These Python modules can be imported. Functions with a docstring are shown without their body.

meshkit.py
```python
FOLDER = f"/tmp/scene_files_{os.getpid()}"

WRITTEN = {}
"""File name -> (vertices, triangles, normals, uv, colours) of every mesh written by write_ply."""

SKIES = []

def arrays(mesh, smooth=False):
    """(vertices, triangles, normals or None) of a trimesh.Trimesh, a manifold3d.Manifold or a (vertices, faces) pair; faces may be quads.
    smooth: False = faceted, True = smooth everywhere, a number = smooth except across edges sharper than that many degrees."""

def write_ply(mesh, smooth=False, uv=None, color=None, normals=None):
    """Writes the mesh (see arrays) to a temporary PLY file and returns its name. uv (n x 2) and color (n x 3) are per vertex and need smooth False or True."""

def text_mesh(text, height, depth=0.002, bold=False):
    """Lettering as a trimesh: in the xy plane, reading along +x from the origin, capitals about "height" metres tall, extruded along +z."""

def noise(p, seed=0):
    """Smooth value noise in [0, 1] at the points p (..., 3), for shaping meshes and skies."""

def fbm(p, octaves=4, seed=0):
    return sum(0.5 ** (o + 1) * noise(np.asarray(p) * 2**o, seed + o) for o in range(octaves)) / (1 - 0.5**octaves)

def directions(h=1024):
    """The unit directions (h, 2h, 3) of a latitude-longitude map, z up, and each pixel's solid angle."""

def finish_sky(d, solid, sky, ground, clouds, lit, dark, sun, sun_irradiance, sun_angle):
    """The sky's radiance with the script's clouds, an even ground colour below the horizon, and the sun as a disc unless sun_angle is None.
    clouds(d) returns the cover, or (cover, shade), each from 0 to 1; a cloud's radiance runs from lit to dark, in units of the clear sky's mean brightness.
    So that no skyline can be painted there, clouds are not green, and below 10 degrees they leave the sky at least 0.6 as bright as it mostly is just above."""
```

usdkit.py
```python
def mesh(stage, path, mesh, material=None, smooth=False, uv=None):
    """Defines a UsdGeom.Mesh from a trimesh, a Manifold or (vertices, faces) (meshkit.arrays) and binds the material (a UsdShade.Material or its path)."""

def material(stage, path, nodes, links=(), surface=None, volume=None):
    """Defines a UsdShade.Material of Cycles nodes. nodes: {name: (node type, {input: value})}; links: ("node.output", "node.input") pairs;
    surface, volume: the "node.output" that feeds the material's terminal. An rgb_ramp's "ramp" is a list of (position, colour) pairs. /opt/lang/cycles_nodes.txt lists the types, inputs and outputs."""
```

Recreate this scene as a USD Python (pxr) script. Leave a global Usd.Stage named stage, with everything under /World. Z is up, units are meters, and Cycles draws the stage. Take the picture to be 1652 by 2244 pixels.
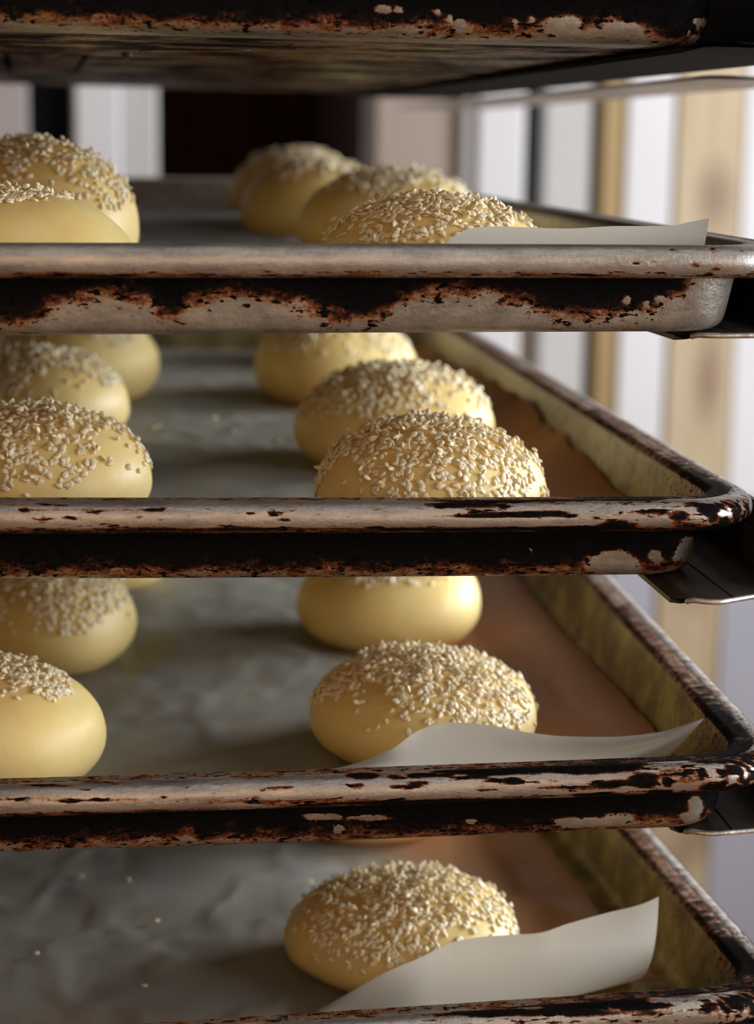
import math, random
import numpy as np, trimesh, usdkit, meshkit
from pxr import Usd, UsdGeom, UsdLux, UsdShade, Gf, Sdf, Vt

stage = Usd.Stage.CreateInMemory()
UsdGeom.SetStageUpAxis(stage, 'Z'); UsdGeom.SetStageMetersPerUnit(stage, 1.0)
UsdGeom.Xform.Define(stage, '/World'); UsdGeom.Scope.Define(stage, '/World/Looks')

# ------------------------------------------------------------------ camera, light, exposure
CAM_Z = 1.25
F_PX, PITCH, YAW, ROLL = 4362.55, 0.193336, 0.168080, 0.0155813
EXPOSURE = -0.22
cy, sy, cp, sp = math.cos(YAW), math.sin(YAW), math.cos(PITCH), math.sin(PITCH)
FWD = np.array([sy*cp, cy*cp, -sp]); RT = np.array([cy, -sy, 0.0]); UP = np.cross(RT, FWD)
RT, UP = math.cos(ROLL)*RT + math.sin(ROLL)*UP, -math.sin(ROLL)*RT + math.cos(ROLL)*UP
cam = UsdGeom.Camera.Define(stage, '/World/camera')
cam.AddTransformOp().Set(Gf.Matrix4d(*RT, 0, *UP, 0, *(-FWD), 0, 0, 0, CAM_Z, 1))
cam.CreateHorizontalApertureAttr(24.0); cam.CreateVerticalApertureAttr(24.0*2244/1652)
cam.CreateFocalLengthAttr(F_PX/1652*24.0)
cam.CreateFStopAttr(7.8); cam.CreateFocusDistanceAttr(0.655)
cam.CreateExposureAttr(EXPOSURE); cam.CreateClippingRangeAttr(Gf.Vec2f(0.02, 100))

def rect_light(name, pos, target, w, h, power, color):
    l = UsdLux.RectLight.Define(stage, '/World/' + name)
    f = np.array(target, float) - np.array(pos, float); f /= np.linalg.norm(f)
    r = np.cross(f, [0, 0, 1.0]); r /= np.linalg.norm(r); u = np.cross(r, f)
    l.AddTransformOp().Set(Gf.Matrix4d(*r, 0, *u, 0, *(-f), 0, *pos, 1))
    l.CreateWidthAttr(w); l.CreateHeightAttr(h); l.CreateIntensityAttr(power); l.CreateColorAttr(Gf.Vec3f(*color)); l.CreateNormalizeAttr(False)
    return l
# daylight standing in the two panes of the window in the right wall, and an unseen warm fill spot, added to bounce off the cream wall
rect_light('window_daylight', (1.93, -0.20, 1.50), (0.0, -0.20, 1.44), 1.36, 0.95, 12.0, (0.96, 0.975, 1.0))
rect_light('added_warm_fill', (-0.45, -1.25, 2.45), (-0.45, -2.2, 1.35), 0.5, 0.5, 38.0, (1.0, 0.55, 0.24))  # added warm fill, no lamp hangs here
rect_light('added_rear_daylight', (1.93, 1.30, 1.50), (0.0, 1.30, 1.44), 1.02, 0.95, 30.0, (0.96, 0.975, 1.0))  # added rear daylight for the back wall and the bun sides
dome = UsdLux.DomeLight.Define(stage, '/World/sky'); dome.CreateIntensityAttr(0.25); dome.CreateColorAttr(Gf.Vec3f(0.75, 0.87, 1.0))

# ------------------------------------------------------------------ helpers
COUNT = {}
def numbered(parent, name):
    k = (parent, name); n = COUNT.get(k, 0); COUNT[k] = n + 1
    return f'{parent}/{name}' + (f'_{n:03d}' if n else '')
def put(prim, label=None, category=None, group=None, kind=None):
    for k, v in (('label', label), ('category', category), ('group', group), ('kind', kind)):
        if v: prim.SetCustomDataByKey(k, v)
    return prim
def mat4(R, t):
    R = np.asarray(R, float)
    return Gf.Matrix4d(*R[:, 0], 0, *R[:, 1], 0, *R[:, 2], 0, *map(float, t), 1)
def xform(name, R=np.eye(3), t=(0, 0, 0), **kw):
    x = UsdGeom.Xform.Define(stage, numbered('/World', name)); x.AddTransformOp().Set(mat4(R, t))
    return put(x.GetPrim(), **kw)
def part(parent, name, mesh, material, smooth=True, attrs=None, **kw):
    base = str(parent.GetPath()) if parent is not None else '/World'
    m = usdkit.mesh(stage, numbered(base, name), mesh, material, smooth=smooth)
    for k, a in (attrs or {}).items():
        UsdGeom.PrimvarsAPI(m).CreatePrimvar(k, Sdf.ValueTypeNames.FloatArray, 'vertex').Set(Vt.FloatArray.FromNumpy(np.asarray(a, np.float32)))
    return put(m.GetPrim(), **kw)
def box(x0, x1, y0, y1, z0, z1):
    b = trimesh.creation.box([x1-x0, y1-y0, z1-z0]); b.apply_translation([(x0+x1)/2, (y0+y1)/2, (z0+z1)/2]); return b
def bevel_box(x0, x1, y0, y1, z0, z1, r=0.003):
    pts = []
    for x in (x0, x1):
        for y in (y0, y1):
            for z in (z0, z1):
                sx, sy_, sz = (1 if x == x0 else -1), (1 if y == y0 else -1), (1 if z == z0 else -1)
                pts += [(x+sx*r, y+sy_*r, z), (x+sx*r, y, z+sz*r), (x, y+sy_*r, z+sz*r)]
    return trimesh.convex.convex_hull(np.array(pts))
def sstep(a, b, x): t = np.clip((x-a)/(b-a), 0, 1); return t*t*(3-2*t)
def grid_faces(nu, nv, closed_u=False, closed_v=False):
    i = np.arange(nu if closed_u else nu-1); j = np.arange(nv if closed_v else nv-1)
    I, J = np.meshgrid(i, j, indexing='ij'); I2, J2 = (I+1) % nu, (J+1) % nv
    return np.stack([I*nv+J, I2*nv+J, I2*nv+J2, I*nv+J2], -1).reshape(-1, 4)
def quads(f): return np.vstack([f[:, [0, 1, 2]], f[:, [0, 2, 3]]])

# ------------------------------------------------------------------ materials
def L(name): return '/World/Looks/' + name
def plain(name, color, rough=0.6, metal=0.0, scale=6.0, vary=0.12, bump=0.1, bscale=40.0, stretch=(1, 1, 1), **kw):
    c = np.array(color)
    n = {'tc': ('texture_coordinate', {}), 'mp': ('mapping', {'scale': stretch}), 'n': ('noise_texture', {'scale': scale, 'detail': 5.0}),
         'nb': ('noise_texture', {'scale': bscale, 'detail': 4.0}), 'r': ('rgb_ramp', {'ramp': [(0.25, c*(1-vary)), (0.75, np.minimum(c*(1+vary), 1))]}),
         'b': ('bump', {'strength': bump, 'distance': 0.002}), 'p': ('principled_bsdf', {'roughness': rough, 'metallic': metal, **kw})}
    return usdkit.material(stage, L(name), n, [('tc.object', 'mp.vector'), ('mp.vector', 'n.vector'), ('mp.vector', 'nb.vector'), ('n.fac', 'r.fac'),
        ('r.color', 'p.base_color'), ('nb.fac', 'b.height'), ('b.normal', 'p.normal')], surface='p.BSDF')

def pan_material(name, metal_col, metal_rough, stretch):
    """Aluminium under baked-on carbon: the mesh's 'soot' (0..1) decides where, fine noise breaks its edge; 'grease' adds the brown-olive varnish."""
    n = {'tc': ('texture_coordinate', {}), 'mp': ('mapping', {'scale': stretch}),
         'soot': ('attribute', {'attribute': 'soot'}), 'grease': ('attribute', {'attribute': 'grease'}),
         'n1': ('noise_texture', {'scale': 260.0, 'detail': 5.0, 'roughness': 0.62}),
         'n2': ('noise_texture', {'scale': 900.0, 'detail': 3.0}),
         'a1': ('math', {'math_type': 'multiply_add', 'value2': 0.75, 'value3': -0.375}),
         'a2': ('math', {'math_type': 'multiply_add', 'value2': 0.30, 'value3': -0.15}),
         'n3': ('noise_texture', {'scale': 620.0, 'detail': 4.0, 'roughness': 0.6}), 'r3': ('rgb_ramp', {'ramp': [(0.55, (0, 0, 0)), (0.70, (1, 1, 1))]}),
         'a3': ('math', {'math_type': 'multiply'}), 'a4': ('math', {'math_type': 'multiply', 'value2': 2.3}), 's3': ('math', {'math_type': 'add'}),
         'rsp': ('rgb_ramp', {'ramp': [(0.45, (0.5,)*3), (0.60, (0.03,)*3)]}),
         's1': ('math', {'math_type': 'add'}), 's2': ('math', {'math_type': 'add'}),
         # tone of the metal itself
         'nm': ('noise_texture', {'scale': 150.0, 'detail': 7.0, 'roughness': 0.75}),
         'rm': ('rgb_ramp', {'ramp': [(0.32, np.array(metal_col)*0.58), (0.5, metal_col), (0.68, np.minimum(np.array(metal_col)*1.4, 1))]}),
         'ng': ('noise_texture', {'scale': 38.0, 'detail': 7.0, 'roughness': 0.68}),
         'rg': ('rgb_ramp', {'ramp': [(0.30, (0.06, 0.040, 0.013)), (0.46, (0.19, 0.145, 0.048)), (0.58, (0.36, 0.295, 0.11)), (0.74, (0.55, 0.47, 0.24))]}),
         'mg': ('mix_color', {}),
         'rs': ('rgb_ramp', {'ramp': [(0.0, (0.46, 0.26, 0.09)), (0.40, (0.36, 0.165, 0.048)), (0.47, (0.20, 0.064, 0.014)), (0.55, (0.075, 0.022, 0.008)), (0.63, (0.020, 0.009, 0.006)), (0.72, (0.006, 0.005, 0.005)), (1.0, (0.004, 0.004, 0.0042))]}),
         'cov': ('rgb_ramp', {'ramp': [(0.35, (0, 0, 0)), (0.47, (1, 1, 1))]}),
         'mc': ('mix_color', {}),
         'rr': ('rgb_ramp', {'ramp': [(0.0, (metal_rough,)*3), (0.42, (metal_rough,)*3), (0.56, (0.5,)*3), (0.7, (0.62,)*3)]}),
         'rmet': ('rgb_ramp', {'ramp': [(0.0, (0.92,)*3), (0.40, (0.92,)*3), (0.47, (0.15,)*3), (0.55, (0.0,)*3)]}),
         'mm': ('math', {'math_type': 'multiply_add', 'value2': -0.92, 'value3': 1.0}), 'mm2': ('math', {'math_type': 'multiply'}),
         'nb': ('noise_texture', {'scale': 420.0, 'detail': 4.0, 'roughness': 0.6}), 'bs': ('math', {'math_type': 'multiply_add', 'value2': 0.8}),
         'b': ('bump', {'strength': 0.5, 'distance': 0.0005}), 'p': ('principled_bsdf', {})}
    k = [('tc.object', 'mp.vector'), ('mp.vector', 'n1.vector'), ('mp.vector', 'nm.vector'), ('tc.object', 'n2.vector'), ('tc.object', 'ng.vector'), ('tc.object', 'nb.vector'),
         ('n1.fac', 'a1.value1'), ('n2.fac', 'a2.value1'), ('soot.fac', 's1.value1'), ('a1.value', 's1.value2'), ('s1.value', 's3.value1'), ('a2.value', 's3.value2'), ('s3.value', 's2.value1'),
         ('mp.vector', 'n3.vector'), ('n3.fac', 'r3.fac'), ('r3.color', 'a3.value1'), ('soot.fac', 'a3.value2'), ('a3.value', 'a4.value1'), ('a4.value', 's2.value2'), ('s2.value', 'rsp.fac'), ('rsp.color', 'p.specular_ior_level'),
         ('nm.fac', 'rm.fac'), ('ng.fac', 'rg.fac'), ('grease.fac', 'mg.fac'), ('rm.color', 'mg.a'), ('rg.color', 'mg.b'),
         ('s2.value', 'rs.fac'), ('s2.value', 'cov.fac'), ('cov.color', 'mc.fac'), ('mg.result', 'mc.a'), ('rs.color', 'mc.b'), ('mc.result', 'p.base_color'),
         ('s2.value', 'rr.fac'), ('rr.color', 'p.roughness'), ('s2.value', 'rmet.fac'), ('grease.fac', 'mm.value1'), ('mm.value', 'mm2.value1'), ('rmet.color', 'mm2.value2'), ('mm2.value', 'p.metallic'),
         ('s2.value', 'bs.value1'), ('nb.fac', 'bs.value3'), ('bs.value', 'b.height'), ('b.normal', 'p.normal')]
    return usdkit.material(stage, L(name), n, k, surface='p.BSDF')
M_RIM = pan_material('pan_rim_aluminium', (0.46, 0.445, 0.43), 0.42, (0.22, 1.0, 1.0))
M_BODY = pan_material('pan_body_aluminium', (0.37, 0.36, 0.345), 0.45, (0.45, 1.0, 1.0))

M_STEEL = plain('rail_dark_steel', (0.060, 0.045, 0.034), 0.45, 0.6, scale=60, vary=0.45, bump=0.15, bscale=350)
M_SHADED_STEEL = plain('shaded_steel', (0.010, 0.009, 0.008), 0.7, 0.0, scale=60, vary=0.3, specular_ior_level=0.04)  # near-black copy of the rail steel with shade painted in
M_EDGE = plain('rail_cut_edge', (0.62, 0.60, 0.57), 0.42, 0.9, scale=300, vary=0.35, bump=0.15, bscale=500)
M_STRIP = plain('scratched_strip', (0.50, 0.45, 0.38), 0.4, 0.85, scale=45, vary=0.45, bump=0.2, bscale=300, stretch=(1, .2, 1))
M_POST = plain('rack_post_steel', (0.10, 0.09, 0.08), 0.45, 0.7, scale=30, vary=0.3)

def dough_material():
    n = {'tc': ('texture_coordinate', {}), 'n': ('noise_texture', {'scale': 28.0, 'detail': 4.0}), 'nb': ('noise_texture', {'scale': 170.0, 'detail': 5.0}),
         'r': ('rgb_ramp', {'ramp': [(0.25, (0.84, 0.57, 0.19)), (0.5, (0.90, 0.655, 0.265)), (0.78, (0.93, 0.73, 0.36))]}),
         'b': ('bump', {'strength': 0.22, 'distance': 0.0012}),
         'p': ('principled_bsdf', {'roughness': 0.47, 'subsurface_weight': 0.35, 'subsurface_scale': 0.006, 'subsurface_radius': (1.0, 0.6, 0.2), 'specular_ior_level': 0.4})}
    return usdkit.material(stage, L('egg_dough'), n, [('tc.object', 'n.vector'), ('tc.object', 'nb.vector'), ('n.fac', 'r.fac'), ('r.color', 'p.base_color'), ('nb.fac', 'b.height'), ('b.normal', 'p.normal')], surface='p.BSDF')
M_DOUGH = dough_material()
def seed_material():
    n = {'tc': ('texture_coordinate', {}), 'n': ('noise_texture', {'scale': 210.0, 'detail': 1.0}), 't': ('translucent_bsdf', {'color': (0.92, 0.80, 0.55)}), 'mx': ('mix_closure', {'fac': 0.08}), 'r': ('rgb_ramp', {'ramp': [(0.28, (0.82, 0.68, 0.40)), (0.5, (0.90, 0.80, 0.55)), (0.72, (0.94, 0.88, 0.68))]}),
         'p': ('principled_bsdf', {'roughness': 0.42, 'specular_ior_level': 0.45, 'subsurface_weight': 0.0})}
    return usdkit.material(stage, L('sesame'), n, [('tc.object', 'n.vector'), ('n.fac', 'r.fac'), ('r.color', 'p.base_color'), ('p.BSDF', 'mx.closure1'), ('t.BSDF', 'mx.closure2')], surface='mx.closure')
M_SEED = seed_material()
def paper_material():
    n = {'tc': ('texture_coordinate', {}), 'n': ('noise_texture', {'scale': 14.0, 'detail': 5.0}), 'nb': ('noise_texture', {'scale': 75.0, 'detail': 6.0, 'roughness': 0.6}),
         'r': ('rgb_ramp', {'ramp': [(0.3, (0.44, 0.46, 0.445)), (0.7, (0.53, 0.555, 0.545))]}), 'b': ('bump', {'strength': 0.22, 'distance': 0.0012}),
         'p': ('principled_bsdf', {'roughness': 0.44, 'specular_ior_level': 0.5}), 'margin_shade': ('attribute', {'attribute': 'margin_shade'}), 'mo': ('mix_color', {'b': (0.72, 0.40, 0.22)}), 'mt': ('mix_color', {'a': (0.84, 0.81, 0.74), 'b': (0.70, 0.38, 0.18)}), 't': ('translucent_bsdf', {}), 'mx': ('mix_closure', {'fac': 0.52})}  # brown margin mixes carry the painted shade
    return usdkit.material(stage, L('parchment'), n, [('tc.object', 'n.vector'), ('tc.object', 'nb.vector'), ('n.fac', 'r.fac'), ('margin_shade.fac', 'mo.fac'), ('r.color', 'mo.a'), ('mo.result', 'p.base_color'), ('margin_shade.fac', 'mt.fac'), ('mt.result', 't.color'), ('nb.fac', 'b.height'), ('b.normal', 'p.normal'),
        ('p.BSDF', 'mx.closure1'), ('t.BSDF', 'mx.closure2')], surface='mx.closure')
M_PAPER = paper_material()

# ------------------------------------------------------------------ the room
M_WHITE = plain('white_painted_panel', (0.44, 0.44, 0.455), 0.55, vary=0.03)
M_GREY = plain('grey_painted_panel', (0.33, 0.325, 0.32), 0.6, vary=0.05)
M_MAUVE = plain('mauve_plaster', (0.26, 0.23, 0.225), 0.8, vary=0.06)
M_TAUPE = plain('taupe_plaster', (0.23, 0.185, 0.155), 0.8, vary=0.06)
M_DARKWOOD = plain('dark_brown_wood', (0.024, 0.008, 0.003), 0.7, specular_ior_level=0.06, scale=5, vary=0.5, stretch=(6, 6, 0.5))
M_BLACK = plain('black_paint', (0.004, 0.005, 0.008), 0.6, vary=0.2, specular_ior_level=0.05)
M_OCHRE = plain('ochre_wood', (0.22, 0.145, 0.05), 0.5, scale=6, vary=0.22, stretch=(7, 7, 0.5))
M_FLOOR = plain('brown_floor_boards', (0.20, 0.11, 0.055), 0.5, scale=4, vary=0.3, stretch=(1, 8, 1))
M_CREAM = plain('cream_plaster', (0.78, 0.66, 0.50), 0.8, vary=0.04)
M_LOWER_GREY = plain('lavender_grey', (0.24, 0.24, 0.28), 0.6, vary=0.04)  # darker, greyer tone for the lower back wall
M_CEIL = plain('ceiling_white', (0.45, 0.43, 0.40), 0.8, vary=0.03)
def pine():
    n = {'tc': ('texture_coordinate', {}), 'mp': ('mapping', {'scale': (9, 9, 1.1)}), 'n': ('noise_texture', {'scale': 2.6, 'detail': 5.0, 'distortion': 0.6}),
         'kn': ('noise_texture', {'scale': 5.2, 'detail': 2.0}), 'r': ('rgb_ramp', {'ramp': [(0.25, (0.25, 0.18, 0.10)), (0.7, (0.35, 0.285, 0.185))]}),
         'kr': ('rgb_ramp', {'ramp': [(0.60, (0, 0, 0)), (0.74, (0.8, 0.8, 0.8))]}), 'm': ('mix_color', {'b': (0.17, 0.11, 0.065)}), 'p': ('principled_bsdf', {'roughness': 0.6}),
         'k1': ('mapping', {'scale': (1/.034, 1/.5, 1/.060), 'location': (-.826/.034, -2.4/.5, -(CAM_Z-.084)/.060)}), 'g1': ('gradient_texture', {'gradient_type': 'spherical'}),
         'k2': ('mapping', {'scale': (1/.026, 1/.5, 1/.075), 'location': (-.829/.026, -2.4/.5, -(CAM_Z-.312)/.075)}), 'g2': ('gradient_texture', {'gradient_type': 'spherical'}),
         'ka': ('math', {'math_type': 'maximum'}), 'kb': ('math', {'math_type': 'maximum'}), 'kc': ('math', {'math_type': 'multiply', 'value2': 1.3, 'use_clamp': True})}
    return usdkit.material(stage, L('pine_board'), n, [('tc.object', 'mp.vector'), ('mp.vector', 'n.vector'), ('tc.object', 'kn.vector'), ('n.fac', 'r.fac'), ('kn.fac', 'kr.fac'), ('tc.object', 'k1.vector'), ('k1.vector', 'g1.vector'), ('tc.object', 'k2.vector'), ('k2.vector', 'g2.vector'), ('g1.fac', 'ka.value1'), ('g2.fac', 'ka.value2'), ('ka.value', 'kc.value1'), ('kc.value', 'kb.value1'), ('kr.color', 'kb.value2'), ('kb.value', 'm.fac'), ('r.color', 'm.a'), ('m.result', 'p.base_color')], surface='p.BSDF')
M_PINE = pine()
YB = 2.40
def struct(name, mesh, m, label, cat, smooth=30):
    return put(usdkit.mesh(stage, '/World/' + name, mesh, m, smooth=smooth).GetPrim(), label, cat, kind='structure')
X0, X1, Y0, ZC = -2.2, 2.0, -2.2, 2.6
struct('floor', box(X0, X1, Y0, YB+1.2, -0.05, 0), M_FLOOR, 'brown board floor below the baking rack', 'floor')
struct('ceiling', box(X0, X1, Y0, YB+1.2, ZC, ZC+0.05), M_CEIL, 'white ceiling over the bakery room', 'ceiling')
struct('wall_left', box(X0-0.1, X0, Y0, YB+1.2, 0, ZC), M_TAUPE, 'taupe plaster wall left of the rack', 'wall')
struct('wall_front', box(X0, X1, Y0-0.1, Y0, 0, ZC), M_CREAM, 'cream plaster wall behind the photographer', 'wall')  # unseen wall, cream chosen to bounce the added warm fill
wx, wy0, wy1, wz0, wz1 = X1, -0.90, 0.50, 0.98, 2.02
vy0, vy1 = 0.76, 1.84
wr = trimesh.util.concatenate([box(wx, wx+.1, Y0, wy0, 0, ZC), box(wx, wx+.1, wy1, vy0, 0, ZC), box(wx, wx+.1, vy1, YB+1.2, 0, ZC)]+[b for a, c in ((wy0, wy1), (vy0, vy1)) for b in (box(wx, wx+.1, a, c, 0, wz0), box(wx, wx+.1, a, c, wz1, ZC))])
struct('wall_right', wr, M_GREY, 'grey painted wall right of the rack around the window', 'wall')
M_PANE = usdkit.material(stage, L('window_pane'), {'f': ('fresnel', {'IOR': 1.45}), 't': ('transparent_bsdf', {'color': (1, 1, 1)}), 'g': ('glossy_bsdf', {'roughness': 0.02}), 'm': ('mix_closure', {})},
    [('f.fac', 'm.fac'), ('t.BSDF', 'm.closure1'), ('g.BSDF', 'm.closure2')], surface='m.closure')
def window(name, a, c, label, mullion):
    win = xform(name, label=label, category='window', kind='structure')
    fr = trimesh.util.concatenate([box(wx, wx+.06, a, a+.04, wz0, wz1), box(wx, wx+.06, c-.04, c, wz0, wz1), box(wx, wx+.06, a, c, wz0, wz0+.04), box(wx, wx+.06, a, c, wz1-.04, wz1)])
    part(win, 'window_frame', fr, M_WHITE, smooth=30)
    cuts = [a+.04, c-.04]
    if mullion: part(win, 'mullion', box(wx+.005, wx+.055, (a+c)/2-.02, (a+c)/2+.02, wz0+.04, wz1-.04), M_WHITE, smooth=30); cuts = [a+.04, (a+c)/2-.02, (a+c)/2+.02, c-.04]
    for p, q in zip(cuts[::2], cuts[1::2]): part(win, 'pane', box(wx+.028, wx+.032, p, q, wz0+.04, wz1-.04), M_PANE, smooth=False)
window('window_1', wy0, wy1, 'wide white framed window in the right wall beside the photographer', True)
window('window_2', vy0, vy1, 'added unseen window in the right wall near the back', False)  # unseen rear window added to brighten the back wall
# back wall from left to right: plaster, doorway with dark wood beyond, boards and panels
def bx(name, x0, x1, y0, y1, m, label, cat='trim', z0=0.0, z1=ZC, r=0.004):
    return struct(name, bevel_box(x0, x1, y0, y1, z0, z1, r), m, label, cat)
bx('wall_back', X0, -0.012, YB, YB+.10, M_MAUVE, 'mauve plaster back wall left of the doorway', 'wall')
bx('trim_1', -0.012, 0.040, YB+.02, YB+.10, M_BLACK, 'black upright strip left of the white door post', 'trim')
bx('trim_2', 0.040, 0.095, YB-.02, YB+.10, M_WHITE, 'bright white post left of the dark doorway', 'trim')
bx('trim_3', 0.095, 0.138, YB, YB+.10, M_GREY, 'grey door jamb on the left side of the dark doorway', 'trim')
bx('wall_beyond', 0.0, 0.60, YB+.75, YB+.80, M_DARKWOOD, 'dark brown wood panelling seen through the doorway', 'wall')
bx('wall_beyond_side', 0.40, 0.44, YB+.10, YB+.75, M_DARKWOOD, 'dark brown side panelling inside the doorway', 'wall')
bx('wall_back_middle', 0.397, 0.500, YB, YB+.10, M_TAUPE, 'narrow taupe wall right of the dark doorway', 'wall')
bx('trim_4', 0.500, 0.518, YB-.012, YB+.10, M_GREY, 'thin grey strip beside the white panel', 'trim')
bx('trim_5', 0.518, 0.578, YB-.02, YB+.10, M_WHITE, 'white board left of the black gap', 'trim')
bx('trim_6', 0.578, 0.606, YB+.03, YB+.10, M_BLACK, 'black gap strip between white and grey boards', 'trim', z0=CAM_Z-0.19)
bx('trim_7', 0.578, 0.606, YB+.03, YB+.10, M_PINE, 'knotty wood strip below the black gap', 'trim', z1=CAM_Z-0.19)
bx('trim_8', 0.606, 0.668, YB, YB+.10, M_GREY, 'light grey board left of the ochre post', 'trim')
bx('trim_9', 0.668, 0.709, YB+.03, YB+.10, M_BLACK, 'dark recess behind the ochre post', 'trim')
bx('trim_10', 0.675, 0.703, YB-.01, YB+.03, M_OCHRE, 'ochre brown wooden post against the back wall', 'trim')
bx('trim_11', 0.709, 0.772, YB, YB+.10, M_WHITE, 'white panel between ochre post and pine board', 'trim', z0=0.74)
bx('trim_13', 0.709, 0.772, YB, YB+.10, M_LOWER_GREY, 'lavender grey stretch under the white panel beside the pine board', 'trim', z1=0.74)
bx('trim_12', 0.7725, 0.860, YB-.002, YB+.10, M_PINE, 'wide pale pine board with brown knots', 'trim')
bx('wall_back_right', 0.860, X1, YB, YB+.10, M_WHITE, 'white upper back wall right of the pine board', 'wall', z0=0.78)
bx('wall_back_lower', 0.860, X1, YB, YB+.10, M_LOWER_GREY, 'lavender grey lower back wall right of the pine board', 'wall', z1=0.78)
bx('wall_back_lintel', 0.138, 0.397, YB, YB+.10, M_TAUPE, 'taupe wall over the dark doorway', 'wall', z0=2.05)

# ------------------------------------------------------------------ sheet pans
MM = 0.001
PAN_W, PAN_L, PAN_H = 457.0, 660.0, 29.5
# right edge, front edge, rim height (mm, from the camera's foot), turn, tip, lean, sag of the front rim
TRAY = {1: (233.3, 612.2, 55.46, 0.006074, -0.013297, 0.006921, -2.04), 2: (244.6, 609.7, -37.05, 0.036683, 0.002573, -0.001611, 1.31),
        3: (236.8, 612.3, -120.44, -0.024793, 0.005849, 0.012976, -1.91), 4: (243.7, 597.2, -205.27, -0.049604, 0.014305, -0.007404, -2.95), 5: (254.5, 603.6, -291.08, 0.012156, -0.005303, 0.000446, -0.71)}
def tray_rot(i):
    _, _, _, a, b, c, _ = TRAY[i]
    Rz = np.array([[math.cos(a), -math.sin(a), 0], [math.sin(a), math.cos(a), 0], [0, 0, 1]]); Rx = np.array([[1, 0, 0], [0, math.cos(b), -math.sin(b)], [0, math.sin(b), math.cos(b)]])
    Ry = np.array([[math.cos(c), 0, math.sin(c)], [0, 1, 0], [-math.sin(c), 0, math.cos(c)]])
    return Rz@Rx@Ry
def tray_pos(i): return np.array([TRAY[i][0]*MM, TRAY[i][1]*MM, CAM_Z+TRAY[i][2]*MM])
def at(i, x, y, z): return tray_pos(i) + tray_rot(i)@(np.array([x, y, z])*MM)
def sag(i, P):
    P = P.copy(); P[..., 2] += -TRAY[i][6]*1e-5*((P[..., 0]+PAN_W/2)**2-(PAN_W/2)**2)*np.clip(1-P[..., 1]/200, 0, 1); return P
R_OUT = 27.0
def ring(d):
    """Rounded rectangle set in by d (mm); the same number of points for every d; finer along the front and right edge."""
    r = max(R_OUT-0.55*d, 9.0)
    x0, x1, y0, y1 = -PAN_W+d, -d, d, PAN_L-d
    def arc(cx, cy, a0, n): a = np.radians(np.linspace(a0, a0+90, n)); return np.stack([cx+r*np.cos(a), cy+r*np.sin(a)], 1)
    def seg(p, q, n, lo=0.0, hi=1.0): t = np.linspace(lo, hi, n+2)[1:-1, None]; return np.array(p)*(1-t)+np.array(q)*t
    fr = np.concatenate([np.linspace(0, .42, 12), np.linspace(.42, 1, 172)[1:]])[1:-1, None]
    sd = (np.linspace(0, 1, 122)[1:-1, None])**1.5
    a, b = np.array([x0+r, y0]), np.array([x1-r, y0]); c_, d_ = np.array([x1, y0+r]), np.array([x1, y1-r])
    return np.vstack([arc(x0+r, y0+r, 180, 8), a*(1-fr)+b*fr, arc(x1-r, y0+r, 270, 26), c_*(1-sd)+d_*sd, arc(x1-r, y1-r, 0, 10), seg((x1-r, y1), (x0+r, y1), 40), arc(x0+r, y1-r, 90, 10), seg((x0, y1-r), (x0, y0+r), 40)])
def sweep(profile, closed):
    rings = [np.hstack([ring(d), np.full((len(ring(d)), 1), z)]) for d, z in profile]
    P = np.stack(rings, 1); nu, nv = P.shape[:2]
    return P, grid_faces(nu, nv, True, closed)
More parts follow.
